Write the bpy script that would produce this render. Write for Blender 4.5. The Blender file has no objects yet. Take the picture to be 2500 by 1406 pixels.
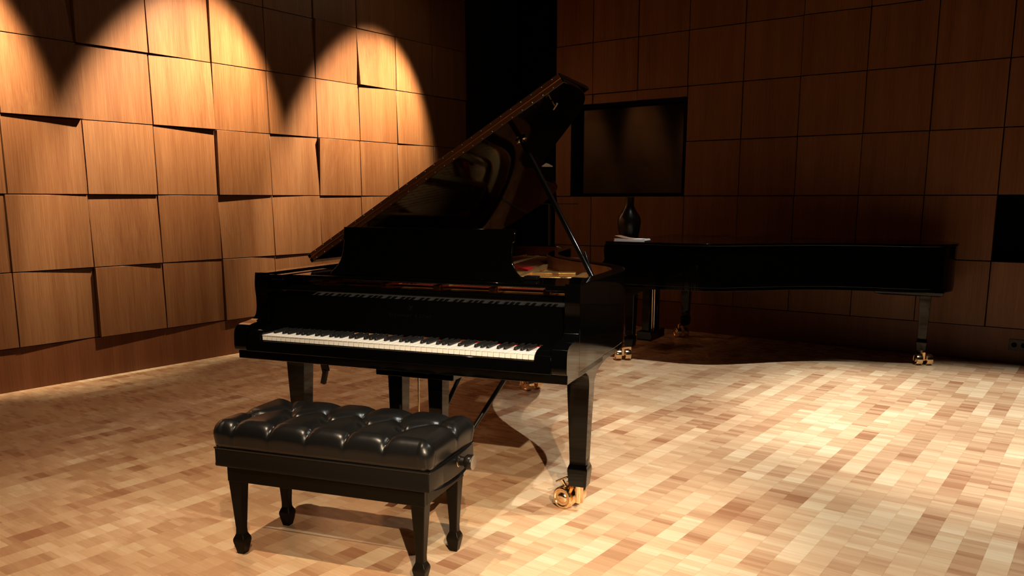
import bpy, bmesh, math, random
from mathutils import Vector, Matrix
R = math.radians
sc = bpy.context.scene
COL = sc.collection

# ------------------------------------------------------------------ camera
F_PX, HORIZON, CAM_H, CY = 2006.0, 488.1, 1.2995, 833.0      # pixels of a 2500x1406 frame
cd = bpy.data.cameras.new('camera'); cam = bpy.data.objects.new('camera', cd); COL.objects.link(cam)
cd.sensor_width = 36.0; cd.sensor_fit = 'HORIZONTAL'
cd.lens = 36.0 * F_PX / 2500.0
cd.shift_x = 0.0; cd.shift_y = (CY - 703.0) / 2500.0
cd.clip_start = 0.05; cd.clip_end = 60
cam.location = (0, 0, CAM_H)
cam.rotation_euler = (math.pi / 2 - math.atan2(CY - HORIZON, F_PX), 0, 0)
sc.camera = cam

# ------------------------------------------------------------------ world, exposure
w = bpy.data.worlds.new('world'); sc.world = w; w.use_nodes = True
w.node_tree.nodes['Background'].inputs[0].default_value = (1.0, 0.55, 0.35, 1)
w.node_tree.nodes['Background'].inputs[1].default_value = 0.0
sc.view_settings.view_transform = 'Standard'; sc.view_settings.look = 'None'
sc.view_settings.exposure = 0.0; sc.view_settings.gamma = 1.0
sc.view_settings.use_curve_mapping = False
sc.cycles.max_bounces = 8; sc.cycles.diffuse_bounces = 4; sc.cycles.glossy_bounces = 5
sc.cycles.transmission_bounces = 4
sc.cycles.sample_clamp_indirect = 4.0; sc.cycles.use_denoising = True

# ------------------------------------------------------------------ room frame
LA = Vector((-3.493, 5.464, 0)); LD = Vector((0.59559, 0.80329, 0)); LN = Vector((0.80329, -0.59559, 0))
RD = Vector((-LN.x, -LN.y, 0))              # along the right wall, towards the corner
RA = Vector((4.111, 6.471, 0)); RN = Vector((-LD.x, -LD.y, 0))
CORNER_S, CORNER_T = 5.285, 5.49
CEIL = 4.25

def spot(name, loc, target, energy, half, blend, col, radius=0.05):
    l = bpy.data.lights.new(name, 'SPOT'); o = bpy.data.objects.new(name, l); COL.objects.link(o)
    l.energy = energy; l.spot_size = 2 * R(half); l.spot_blend = blend; l.color = col
    l.shadow_soft_size = radius
    o.location = loc
    o.rotation_euler = (Vector(target) - Vector(loc)).to_track_quat('-Z', 'Y').to_euler()
    return o
WARM = (1.0, 0.80, 0.54); STAGE = (1.0, 0.98, 0.90); STAGE_W = (1.0, 0.77, 0.52)
def washer_profile(l):
    """photometric profile of an asymmetric wall washer: light falls off below the beam axis"""
    l.use_nodes = True; nt = l.node_tree; em = nt.nodes['Emission']
    tc = nt.nodes.new('ShaderNodeTexCoord'); sp = nt.nodes.new('ShaderNodeSeparateXYZ'); nt.links.new(tc.outputs['Normal'], sp.inputs[0])
    dv = nt.nodes.new('ShaderNodeMath'); dv.operation = 'DIVIDE'; nt.links.new(sp.outputs[1], dv.inputs[0]); 
    ab = nt.nodes.new('ShaderNodeMath'); ab.operation = 'ABSOLUTE'; nt.links.new(sp.outputs[2], ab.inputs[0]); nt.links.new(ab.outputs[0], dv.inputs[1])
    mr = nt.nodes.new('ShaderNodeMapRange'); mr.interpolation_type = 'SMOOTHSTEP'
    mr.inputs[1].default_value = -0.35; mr.inputs[2].default_value = 0.20; mr.inputs[3].default_value = 0.0; mr.inputs[4].default_value = 1.0
    m2 = nt.nodes.new('ShaderNodeMapRange'); m2.interpolation_type = 'SMOOTHSTEP'
    m2.inputs[1].default_value = 0.06; m2.inputs[2].default_value = 0.46; m2.inputs[3].default_value = 1.0; m2.inputs[4].default_value = 0.22
    mu = nt.nodes.new('ShaderNodeMath'); mu.operation = 'MULTIPLY'
    nt.links.new(dv.outputs[0], mr.inputs[0]); nt.links.new(dv.outputs[0], m2.inputs[0])
    nt.links.new(mr.outputs[0], mu.inputs[0]); nt.links.new(m2.outputs[0], mu.inputs[1]); nt.links.new(mu.outputs[0], em.inputs['Strength'])
# three wall washers in front of the left wall
for k in range(4):
    s0 = 3.8 - 1.92 * k
    p = LA + LD * s0 + LN * 1.2 + Vector((0, 0, 3.76))
    b, g = R(30), R(-10)
    d = LD * (math.sin(g) * math.cos(b)) - LN * (math.sin(b) * math.cos(g)) + Vector((0, 0, -math.cos(b) * math.cos(g)))
    washer_profile(spot('wall_spot', p, p + d, 3500, 25.2, 0.5, WARM, 0.035).data)
    spot('wall_spot_spill', p, p + d, 12, 60, 1.0, WARM, 0.035)
# downlights over the stage, plus two added fill spots
spot('stage_or_fill_spot', (3.0, 4.5, 4.15), (3.0, 4.6, 0), 1050, 27, 0.6, STAGE, 0.025)
spot('stage_or_fill_spot', (1.5, 5.6, 4.15), (1.4, 5.75, 0), 480, 24, 0.6, STAGE, 0.025)
spot('stage_or_fill_spot', (1.9, 1.7, 4.15), (1.9, 2.9, 0), 700, 32, 0.9, STAGE, 0.025)
spot('stage_or_fill_spot', (-1.3, 2.0, 4.15), (-1.4, 2.3, 0), 540, 33, 1.0, STAGE_W, 0.025)
spot('stage_or_fill_spot', (0.4, -1.2, 4.15), (0.0, 3.0, 0.2), 700, 20, 1.0, STAGE_W, 0.025)
spot('stage_or_fill_spot', (1.0, -3.2, 3.7), (0.1, 3.5, 0.0), 2400, 9.5, 1.0, STAGE_W, 0.03)  # added low fill from the back of the room, lifts shadow under the piano
spot('stage_or_fill_spot', (2.5, 3.2, 4.15), (0.15, 3.9, 0.5), 460, 20, 0.8, STAGE, 0.025)
spot('stage_or_fill_spot', (-0.4, 5.2, 4.15), (-0.4, 5.1, 0), 110, 30, 1.0, STAGE_W, 0.025)  # added weak fill for the dark floor behind the open piano

# ------------------------------------------------------------------ materials
def mat(name, col=(0.5, 0.5, 0.5), rough=0.5, metal=0.0, spec=0.5, coat=0.0, ior=None):
    m = bpy.data.materials.new(name); m.use_nodes = True
    b = m.node_tree.nodes['Principled BSDF']
    b.inputs['Base Color'].default_value = (*col, 1); b.inputs['Roughness'].default_value = rough
    b.inputs['Metallic'].default_value = metal; b.inputs['Specular IOR Level'].default_value = spec
    b.inputs['Coat Weight'].default_value = coat
    if ior: b.inputs['IOR'].default_value = ior
    return m
class NT:
    def __init__(s, m): s.m = m; s.t = m.node_tree; s.b = s.t.nodes['Principled BSDF']
    def n(s, typ, **kw):
        x = s.t.nodes.new(typ)
        for k, v in kw.items(): setattr(x, k, v)
        return x
    def l(s, a, b): s.t.links.new(a, b)
    def math(s, op, a, b=None, c=None):
        x = s.n('ShaderNodeMath', operation=op)
        for i, v in enumerate((a, b, c)):
            if v is None: continue
            if isinstance(v, (int, float)): x.inputs[i].default_value = v
            else: s.l(v, x.inputs[i])
        return x.outputs[0]
    def ramp(s, fac, stops, interp='LINEAR'):
        r = s.n('ShaderNodeValToRGB'); r.color_ramp.interpolation = interp
        e = r.color_ramp.elements
        while len(e) < len(stops): e.new(0.5)
        for i, (p, c) in enumerate(stops): e[i].position = p; e[i].color = (*c, 1)
        s.l(fac, r.inputs[0]); return r.outputs[0]

def wood_panel(name, dark, mid, light, rough=0.42, spec=0.3):
    m = mat(name, mid, rough, spec=spec); t = NT(m)
    tc = t.n('ShaderNodeTexCoord'); oi = t.n('ShaderNodeObjectInfo')
    mp = t.n('ShaderNodeMapping'); mp.inputs['Scale'].default_value = (1, 1, 0.022)
    t.l(tc.outputs['Object'], mp.inputs[0])
    off = t.n('ShaderNodeCombineXYZ'); t.l(t.math('MULTIPLY', oi.outputs['Random'], 37.0), off.inputs[0])
    add = t.n('ShaderNodeVectorMath', operation='ADD'); t.l(mp.outputs[0], add.inputs[0]); t.l(off.outputs[0], add.inputs[1])
    n1 = t.n('ShaderNodeTexNoise'); n1.inputs['Scale'].default_value = 150; n1.inputs['Detail'].default_value = 5
    n1.inputs['Roughness'].default_value = 0.7; t.l(add.outputs[0], n1.inputs['Vector'])
    n2 = t.n('ShaderNodeTexNoise'); n2.inputs['Scale'].default_value = 11; n2.inputs['Detail'].default_value = 2
    t.l(add.outputs[0], n2.inputs['Vector'])
    v = t.math('ADD', t.math('MULTIPLY', n1.outputs['Fac'], 0.62), t.math('MULTIPLY', n2.outputs['Fac'], 0.38))
    v = t.math('ADD', v, t.math('MULTIPLY', t.math('SUBTRACT', oi.outputs['Random'], 0.5), 0.10))
    c = t.ramp(v, [(0.33, dark), (0.52, mid), (0.68, light)])
    t.l(c, t.b.inputs['Base Color'])
    bp = t.n('ShaderNodeBump'); bp.inputs['Strength'].default_value = 0.06; bp.inputs['Distance'].default_value = 0.002
    t.l(n1.outputs['Fac'], bp.inputs['Height']); t.l(bp.outputs[0], t.b.inputs['Normal'])
    return m

M = {}
M['panel'] = wood_panel('wood_panel', (0.096, 0.032, 0.0100), (0.136, 0.055, 0.020), (0.175, 0.080, 0.033))
M['plinth'] = wood_panel('wood_plinth', (0.085, 0.026, 0.008), (0.115, 0.038, 0.013), (0.145, 0.052, 0.020))
M['backing'] = mat('dark_backing', (0.012, 0.006, 0.004), 0.9, spec=0.1)
M['black_paint'] = mat('black_paint', (0.004, 0.004, 0.004), 0.95, spec=0.05)
M['ceiling'] = mat('ceiling_black', (0.02, 0.016, 0.014), 0.9, spec=0.1)
M['far_wall'] = mat('far_wall', (0.03, 0.014, 0.008), 0.8, spec=0.1)
M['lacquer'] = mat('black_lacquer', (0.0010, 0.0010, 0.0009), 0.045, spec=0.25)
M['lacquer_soft'] = mat('black_satin', (0.006, 0.0045, 0.0035), 0.30, spec=0.35)
M['leather'] = mat('black_leather', (0.0055, 0.0055, 0.0055), 0.30, spec=0.42)
t = NT(M['leather'])
tc = t.n('ShaderNodeTexCoord'); vz = t.n('ShaderNodeTexVoronoi'); vz.inputs['Scale'].default_value = 420
nz = t.n('ShaderNodeTexNoise'); nz.inputs['Scale'].default_value = 14; nz.inputs['Detail'].default_value = 3
t.l(tc.outputs['Object'], vz.inputs['Vector']); t.l(tc.outputs['Object'], nz.inputs['Vector'])
b1 = t.n('ShaderNodeBump'); b1.inputs['Strength'].default_value = 0.10; b1.inputs['Distance'].default_value = 0.0006
t.l(vz.outputs['Distance'], b1.inputs['Height'])
b2 = t.n('ShaderNodeBump'); b2.inputs['Strength'].default_value = 0.25; b2.inputs['Distance'].default_value = 0.004
t.l(nz.outputs['Fac'], b2.inputs['Height']); t.l(b1.outputs[0], b2.inputs['Normal']); t.l(b2.outputs[0], t.b.inputs['Normal'])
M['bench_wood'] = mat('bench_wood', (0.005, 0.0035, 0.002), 0.33, spec=0.12)
M['skirt'] = mat('skirt_leather', (0.005, 0.0045, 0.004), 0.36, spec=0.2)
M['brass'] = mat('polished_brass', (0.93, 0.70, 0.42), 0.17, metal=1.0)
M['hinge_brass'] = mat('dull_brass', (0.26, 0.10, 0.035), 0.40, metal=0.9)
M['plate'] = mat('bronze_plate', (0.80, 0.49, 0.18), 0.27, metal=0.8)
M['steel'] = mat('steel', (0.55, 0.54, 0.52), 0.25, metal=1.0)
M['copper'] = mat('copper_strings', (0.55, 0.25, 0.13), 0.3, metal=1.0)
M['felt'] = mat('red_felt', (0.34, 0.012, 0.015), 0.9, spec=0.1)
M['veneer'] = wood_panel('inner_veneer', (0.10, 0.026, 0.008), (0.15, 0.042, 0.012), (0.20, 0.062, 0.019), 0.3)
M['soundboard'] = mat('spruce', (0.42, 0.22, 0.08), 0.45)
M['ivory'] = mat('white_key', (0.82, 0.80, 0.75), 0.22, spec=0.5)
M['ebony'] = mat('black_key', (0.010, 0.010, 0.010), 0.28, spec=0.45)
M['gold_inlay'] = mat('gold_inlay', (0.004, 0.0033, 0.002), 0.15, metal=0.0, spec=0.4)
M['paper'] = mat('paper', (0.80, 0.78, 0.78), 0.8, spec=0.2)
M['paper_tan'] = mat('paper_tan', (0.35, 0.20, 0.13), 0.8, spec=0.2)
M['glass'] = mat('dark_glass', (0.001, 0.001, 0.001), 0.09, spec=0.15)
M['prop'] = mat('prop_black', (0.004, 0.004, 0.004), 0.14, spec=0.5)
M['socket'] = mat('socket_plate', (0.02, 0.018, 0.016), 0.5)

# floor: strips of short cross-laid sticks, running parallel to the left wall
def floor_mat():
    m = mat('parquet', (0.6, 0.4, 0.25), 0.36, spec=0.42); t = NT(m)
    tc = t.n('ShaderNodeTexCoord'); sp = t.n('ShaderNodeSeparateXYZ'); t.l(tc.outputs['Object'], sp.inputs[0])
    a = t.math('DIVIDE', t.math('ADD', sp.outputs[0], 0.478), 0.0883)     # object x = across the strips
    row = t.math('FLOOR', a)
    def white(x, y, z=0.0):
        c = t.n('ShaderNodeCombineXYZ')
        for i, v in enumerate((x, y, z)):
            if isinstance(v, (int, float)): c.inputs[i].default_value = v
            else: t.l(v, c.inputs[i])
        wn = t.n('ShaderNodeTexWhiteNoise', noise_dimensions='3D'); t.l(c.outputs[0], wn.inputs['Vector']); return wn.outputs['Value']
    r0 = white(row, 3.3)
    b = t.math('ADD', t.math('DIVIDE', sp.outputs[1], 0.0232), t.math('MULTIPLY', r0, 17.0))
    st = t.math('FLOOR', b)
    v1 = white(row, st, 1.0)
    v2 = white(row, t.math('FLOOR', t.math('DIVIDE', t.math('ADD', st, t.math('MULTIPLY', r0, 9.0)), 2.0)), 2.0)
    v3 = white(row, t.math('FLOOR', t.math('DIVIDE', t.math('ADD', st, t.math('MULTIPLY', r0, 31.0)), 9.0)), 5.0)
    v4 = white(row, t.math('FLOOR', t.math('DIVIDE', t.math('ADD', st, t.math('MULTIPLY', r0, 71.0)), 26.0)), 7.0)
    lf = t.n('ShaderNodeTexNoise'); lf.inputs['Scale'].default_value = 1.1; t.l(tc.outputs['Object'], lf.inputs['Vector'])
    v = t.math('ADD', t.math('MULTIPLY', v1, 0.11), t.math('MULTIPLY', v2, 0.19))
    v = t.math('ADD', v, t.math('MULTIPLY', v3, 0.26))
    v = t.math('ADD', v, t.math('MULTIPLY', v4, 0.34))
    v = t.math('ADD', v, t.math('MULTIPLY', lf.outputs['Fac'], 0.10))
    c = t.ramp(v, [(0.18, (0.37, 0.175, 0.090)), (0.30, (0.50, 0.285, 0.160)), (0.44, (0.585, 0.37, 0.215)), (0.58, (0.67, 0.455, 0.275)), (0.78, (0.77, 0.59, 0.39))])
    # fine grain along the sticks (across the strips)
    mp = t.n('ShaderNodeMapping'); mp.inputs['Scale'].default_value = (6, 120, 1); t.l(tc.outputs['Object'], mp.inputs[0])
    g = t.n('ShaderNodeTexNoise'); g.inputs['Scale'].default_value = 1.0; g.inputs['Detail'].default_value = 3; t.l(mp.outputs[0], g.inputs['Vector'])
    mx = t.n('ShaderNodeMixRGB', blend_type='MULTIPLY'); mx.inputs[0].default_value = 1.0
    t.l(c, mx.inputs[1]); t.l(t.ramp(g.outputs['Fac'], [(0.3, (0.90, 0.88, 0.86)), (0.7, (1.05, 1.05, 1.05))]), mx.inputs[2])
    # joints
    fr = t.math('FRACT', a); e = t.math('MINIMUM', fr, t.math('SUBTRACT', 1.0, fr))
    j = t.math('SMOOTH_MIN', t.math('MULTIPLY', e, 60.0), 1.0, 0.1)
    mx2 = t.n('ShaderNodeMixRGB', blend_type='MULTIPLY'); mx2.inputs[0].default_value = 1.0
    t.l(mx.outputs[0], mx2.inputs[1]); t.l(t.ramp(j, [(0.0, (0.72, 0.66, 0.6)), (0.8, (1, 1, 1))]), mx2.inputs[2])
    t.l(mx2.outputs[0], t.b.inputs['Base Color'])
    t.l(t.math('ADD', t.math('MULTIPLY', v1, 0.10), 0.24), t.b.inputs['Roughness'])
    return m
M['floor'] = floor_mat()

# ------------------------------------------------------------------ mesh helpers
def finish(name, bm, m, parent=None, smooth=False, bevel=0, seg=2, mats=None, ang=35):
    bmesh.ops.recalc_face_normals(bm, faces=bm.faces)
    me = bpy.data.meshes.new(name); bm.to_mesh(me); bm.free()
    o = bpy.data.objects.new(name, me); COL.objects.link(o)
    for x in (mats or [m]): me.materials.append(x)
    if parent: o.parent = parent
    if bevel:
        bv = o.modifiers.new('bevel', 'BEVEL'); bv.width = bevel; bv.segments = seg; bv.limit_method = 'ANGLE'; bv.angle_limit = R(ang)
        bv.harden_normals = False
    if smooth or bevel:
        for p in me.polygons: p.use_smooth = True
        me.update()
        try: me.set_sharp_from_angle(angle=R(ang + 5))
        except Exception: pass
    return o
def empty(name, loc=(0, 0, 0), rz=0, label=None, cat=None, group=None):
    o = bpy.data.objects.new(name, None); COL.objects.link(o); o.location = loc; o.rotation_euler = (0, 0, rz)
    o.empty_display_size = 0.1
    if label: tag(o, label, cat, group)
    return o
def tag(o, label, cat, group=None):
    o['label'] = label; o['category'] = cat
    if group: o['group'] = group
def box(bm, x0, x1, y0, y1, z0, z1):
    v = [bm.verts.new(p) for p in ((x0,y0,z0),(x1,y0,z0),(x1,y1,z0),(x0,y1,z0),(x0,y0,z1),(x1,y0,z1),(x1,y1,z1),(x0,y1,z1))]
    for f in ((0,3,2,1),(4,5,6,7),(0,1,5,4),(1,2,6,5),(2,3,7,6),(3,0,4,7)): bm.faces.new([v[i] for i in f])
    return v
def loft(bm, rings, cap=True):
    rs = [[bm.verts.new(p) for p in r] for r in rings]
    n = len(rs[0])
    for a, b in zip(rs, rs[1:]):
        for i in range(n): bm.faces.new((a[i], a[(i+1) % n], b[(i+1) % n], b[i]))
    if cap:
        bm.faces.new(rs[0][::-1]); bm.faces.new(rs[-1])
    return rs
def prism(bm, pts, z0, z1):                      # pts in (x, y)
    loft(bm, [[(x, y, z0) for x, y in pts], [(x, y, z1) for x, y in pts]])
def prism_x(bm, pts, x0, x1):                    # pts in (y, z)
    loft(bm, [[(x0, y, z) for y, z in pts], [(x1, y, z) for y, z in pts]])
def tube(bm, p0, p1, r0, r1=None, n=12):
    p0, p1 = Vector(p0), Vector(p1); r1 = r0 if r1 is None else r1
    q = (p1 - p0).to_track_quat('Z', 'Y')
    ring = lambda c, r: [c + q @ Vector((r*math.cos(2*math.pi*i/n), r*math.sin(2*math.pi*i/n), 0)) for i in range(n)]
    loft(bm, [ring(p0, r0), ring(p1, r1)])
def lathe(bm, prof, n=32, mat4=None):            # prof: (r, z)
    mt = mat4 or Matrix()
    rings = [[mt @ Vector((r*math.cos(2*math.pi*i/n), r*math.sin(2*math.pi*i/n), z)) for i in range(n)] for r, z in prof]
    loft(bm, rings)
def beam(bm, p0, p1, w, h, up=(0, 0, 1)):
    p0, p1 = Vector(p0), Vector(p1); d = (p1 - p0).normalized(); s = d.cross(Vector(up)).normalized(); u = s.cross(d)
    loft(bm, [[p + s*a*w/2 + u*b*h/2 for a, b in ((-1,-1),(1,-1),(1,1),(-1,1))] for p in (p0, p1)])
def spline(pts, per=6):                           # Catmull-Rom through open polyline
    out = []
    P = [pts[0]] + list(pts) + [pts[-1]]
    for i in range(1, len(P) - 2):
        for k in range(per):
            t = k / per
            q = []
            for c in range(2):
                a, b, d, e = P[i-1][c], P[i][c], P[i+1][c], P[i+2][c]
                q.append(0.5*((2*b) + (-a+d)*t + (2*a-5*b+4*d-e)*t*t + (-a+3*b-3*d+e)*t**3))
            out.append(tuple(q))
    out.append(pts[-1]); return out
def offset(poly, d):                              # inward offset of a closed CCW polygon
    n = len(poly); out = []
    for i in range(n):
        a, b, c = Vector(poly[i-1]), Vector(poly[i]), Vector(poly[(i+1) % n])
        e1 = (b - a); e2 = (c - b)
        n1 = Vector((-e1.y, e1.x)).normalized(); n2 = Vector((-e2.y, e2.x)).normalized()
        nn = (n1 + n2); nn = nn / max(nn.length_squared, 1e-6) * 2
        k = nn / max(1.0, nn.length / 1.6)
        out.append(tuple(b + k * d * 1.0))
    return out

# ------------------------------------------------------------------ floor, ceiling, far walls
ROOM_ROT = math.atan2(LD.y, LD.x) - math.pi / 2        # local +y runs along the left wall, +x across the room
S0, SW = -5.2, CORNER_S                                  # along the left wall
X1 = CORNER_T + 4.6
def room_obj(name, bm, m, **kw):
    o = finish(name, bm, m, **kw); o.location = LA; o.rotation_euler = (0, 0, ROOM_ROT); o['kind'] = 'structure'; return o
bm = bmesh.new(); box(bm, -0.12, X1 + .12, S0 - .12, SW + .9, -0.1, 0.0); fl = finish('floor', bm, M['floor']); fl['kind'] = 'structure'
# the floor's own frame is centred on the world origin so its pattern can be placed exactly
fl.rotation_euler = (0, 0, ROOM_ROT)
off = Matrix.Rotation(-ROOM_ROT, 4, 'Z') @ LA
for v in fl.data.vertices: v.co.x += off.x; v.co.y += off.y
bm = bmesh.new(); box(bm, -0.12, X1 + .12, S0 - .12, SW + .9, CEIL, CEIL + 0.1); room_obj('ceiling', bm, M['ceiling'])
bm = bmesh.new(); box(bm, -0.12, X1 + .12, S0 - .12, S0, 0, CEIL); room_obj('wall_back', bm, M['far_wall'])
bm = bmesh.new(); box(bm, X1, X1 + .12, S0, SW + .12, 0, CEIL); room_obj('wall_side', bm, M['far_wall'])

ROWS = [0.30, 0.815, 1.338, 1.86, 2.38, 2.893, 3.42, 3.94]
rnd = random.Random(4)
def panel(parent, name, s0, s1, z0, z1, d, gap=0.004, m=None):
    """one veneered board; d = stand-off of its bottom-left, bottom-right, top-right, top-left corners; outward is -y"""
    bm = bmesh.new(); g = gap
    q = [(s0+g, z0+g), (s1-g, z0+g), (s1-g, z1-g), (s0+g, z1-g)]
    back = [bm.verts.new((x, 0.0, z)) for x, z in q]
    front = [bm.verts.new((x, -dd, z)) for (x, z), dd in zip(q, d)]
    bm.faces.new(front); bm.faces.new(back[::-1])
    for i in range(4): bm.faces.new((back[i], back[(i+1) % 4], front[(i+1) % 4], front[i]))
    return finish(name, bm, m or M['panel'], parent, bevel=0.0012, seg=1)

# left wall: local x = s along the wall, local -y = out of the wall
WL = empty('wall_left'); WL.location = LA; WL.rotation_euler = (0, 0, math.atan2(LD.y, LD.x)); WL['kind'] = 'structure'
bm = bmesh.new(); box(bm, S0, CORNER_S + 0.7, 0.0, 0.12, 0, CEIL); finish('backing', bm, M['backing'], WL)
bm = bmesh.new(); box(bm, S0, 4.95, -0.030, 0.0, 0.0, 0.296); finish('plinth', bm, M['plinth'], WL)
LS = [-1.99, -1.455, -0.925, -0.395, 0.155, 0.690, 1.226, 1.757, 2.288, 2.824, 3.343, 3.856, 4.40, 4.95]
LSlow = list(LS); LSlow[4] = 0.136
B = 0.045
# stand-off in mm added to the base: (bottom-left, bottom-right, top-right, top-left), keyed by (row, column)
LT = {
 (3,4): (30,52,12,8),  (3,5): (0,8,0,-6), (3,6): (14,30,6,6), (3,7): (6,8,4,22), (3,8): (24,0,8,10), (3,9): (6,10,0,2), (3,10): (10,4,2,10), (3,11): (16,4,4,0),
 (4,4): (10,-4,-34,6),  (4,5): (14,16,10,44), (4,6): (26,2,-6,10), (4,7): (20,12,0,34), (4,8): (12,4,-4,4), (4,9): (4,-8,8,40), (4,10): (42,4,2,-4), (4,11): (8,4,0,6),
 (2,4): (10,12,4,12),  (2,5): (12,8,4,10), (2,6): (8,-10,-8,2), (2,7): (26,16,4,44), (2,8): (14,2,-8,4), (2,9): (4,6,2,42), (2,10): (8,4,2,4), (2,11): (10,4,4,2),
 (1,3): (0,-8,-10,0), (1,4): (6,8,0,14),  (1,5): (10,14,-14,-14), (1,6): (8,4,0,2), (1,7): (10,14,0,-16), (1,8): (18,10,2,0), (1,9): (10,6,-6,-12), (1,10): (6,8,2,0),
 (0,3): (0,2,0,0), (0,4): (6,-20,-16,6),  (0,5): (26,6,-12,24), (0,6): (8,-14,-8,4), (0,7): (20,6,0,20), (0,8): (4,4,0,0),
 (5,4): (0,4,0,0), (5,8): (6,-12,0,0), (5,9): (6,0,8,10), (5,10): (8,2,0,4),
}
for r in range(7):
    cols = LSlow if r < 2 else LS
    for c in range(len(cols) - 1):
        d = LT.get((r, c)) or [rnd.randint(-8, 16) for _ in range(2)] * 2
        panel(WL, 'wall_panel', cols[c], cols[c+1], ROWS[r], ROWS[r+1], [B + x*0.00075 for x in d], gap=0.003)

# right wall: local x = towards the corner (t), local +y = out of the wall (into the room)
WR = empty('wall_right'); WR.location = RA; WR.rotation_euler = (0, 0, math.atan2(RD.y, RD.x)); WR['kind'] = 'structure'
# rebuild frame so that +y points into the room:  x=RD, y = into room = rot +90 of x
RT = [-1.31, -0.775, -0.24, 0.296, 0.824, 1.346, 1.900, 2.428, 2.980, 3.522, 4.042, 4.50]
def rpanel(name, s0, s1, z0, z1, d, m=None, g=0.004):
    bm = bmesh.new(); q = [(s0+g, z0+g), (s1-g, z0+g), (s1-g, z1-g), (s0+g, z1-g)]
    back = [bm.verts.new((x, 0.0, z)) for x, z in q]; front = [bm.verts.new((x, dd, z)) for (x, z), dd in zip(q, d)]
    bm.faces.new(front); bm.faces.new(back)
    for i in range(4): bm.faces.new((back[i], back[(i+1) % 4], front[(i+1) % 4], front[i]))
    return finish(name, bm, m or M['panel'], WR, bevel=0.0012, seg=1)
OPEN0 = 4.50
bm = bmesh.new()
for a, b_, z0, z1 in ((-4.6, -0.24, 0, CEIL), (-0.24, 0.296, 0, 0.815), (-0.24, 0.296, 1.338, CEIL), (0.296, 2.985, 0, CEIL), (2.985, 4.30, 0, 1.338), (2.985, 4.30, 2.275, CEIL), (4.30, OPEN0, 0, CEIL)):
    box(bm, a, b_, -0.12, 0.0, z0, z1)
finish('backing', bm, M['backing'], WR)
bm = bmesh.new(); box(bm, -4.6, OPEN0, 0.0, 0.030, 0.0, 0.280); finish('plinth', bm, M['plinth'], WR)
rr = random.Random(11)
for r in range(7):
    for c in range(len(RT) - 1):
        if r == 1 and c == 2: continue
        z0, z1, s0, s1 = ROWS[r], ROWS[r+1], RT[c], RT[c+1]
        if r == 0: z0 = 0.284
        if c >= 8:
            if r == 2: continue
            if r == 3:
                z0 = 2.28
        d = [rr.choice((0, 0, 4, 8, 14)) for _ in range(2)]
        d = [d[0], d[1], d[1] + rr.choice((-3, 0, 3)), d[0]]
        rpanel('wall_panel', s0, s1, z0, z1, [0.040 + x*0.001 for x in d])
# strip of panelling between window and the tall black opening
rpanel('wall_panel', 4.302, 4.50, 1.338, 2.28, [0.04]*4)
# square black opening with deep box behind it
def niche(name, x0, x1, z0, z1, depth, m, label_kind='structure'):
    bm = bmesh.new(); tck = 0.01
    box(bm, x0, x1, -depth - tck, -depth, z0, z1)
    box(bm, x0 - tck, x0, -depth, 0.0, z0, z1); box(bm, x1, x1 + tck, -depth, 0.0, z0, z1)
    box(bm, x0, x1, -depth, 0.0, z0 - tck, z0); box(bm, x0, x1, -depth, 0.0, z1, z1 + tck)
    return finish(name, bm, m, WR)
niche('niche', -0.24, 0.296, 0.815, 1.338, 0.4, M['black_paint'])
# tall opening beside the corner: lined in black, black curtain at its back
bm = bmesh.new()
box(bm, OPEN0, CORNER_T, -0.75, -0.70, 0, CEIL); box(bm, OPEN0 - 0.02, OPEN0, -0.70, 0.03, 0, CEIL)
pass_o = finish('trim_1', bm, M['black_paint']); pass_o.location = RA; pass_o.rotation_euler = WR.rotation_euler; pass_o['kind'] = 'structure'
bm = bmesh.new(); n = 90
for k in range(n):
    x0 = OPEN0 + 0.01 + (CORNER_T - OPEN0 - 0.13) * k / n; x1 = OPEN0 + 0.01 + (CORNER_T - OPEN0 - 0.13) * (k + 1) / n
    f0 = -0.55 + 0.035 * math.sin(k * 0.9); f1 = -0.55 + 0.035 * math.sin((k + 1) * 0.9)
    q = [bm.verts.new(p) for p in ((x0, f0, 0.01), (x1, f1, 0.01), (x1, f1, 4.1), (x0, f0, 4.1))]; bm.faces.new(q)
bmesh.ops.remove_doubles(bm, verts=bm.verts, dist=1e-5)
cu = finish('curtain', bm, M['black_paint'], smooth=True, ang=180); cu.location = RA; cu.rotation_euler = WR.rotation_euler
so = cu.modifiers.new('s', 'SOLIDIFY'); so.thickness = 0.004
tag(cu, 'black full-height curtain in the tall dark opening at the room corner', 'curtain')
# control-room window: recessed frame and dark glass
win = empty('window_1'); win.location = RA; win.rotation_euler = WR.rotation_euler; win['kind'] = 'structure'
bm = bmesh.new()
x0, x1, z0, z1 = 2.985, 4.30, 1.338, 2.275
for a in ((x0, x0+.03, z0, z1), (x1-.03, x1, z0, z1), (x0+.03, x1-.03, z0, z0+.03), (x0+.03, x1-.03, z1-.03, z1)): box(bm, a[0], a[1], -0.10, 0.035, a[2], a[3])
finish('window_frame', bm, M['black_paint'], win, bevel=0.002)
bm = bmesh.new(); box(bm, x0+.03, x1-.03, -0.075, -0.067, z0+.03, z1-.03); finish('window_pane', bm, M['glass'], win)
bm = bmesh.new(); box(bm, x0, x1, -0.30, -0.29, z0, z1); box(bm, x0-.01, x0, -.29, -.1, z0, z1); box(bm, x1, x1+.01, -.29, -.1, z0, z1); finish('backing', bm, M['black_paint'], win)
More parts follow.
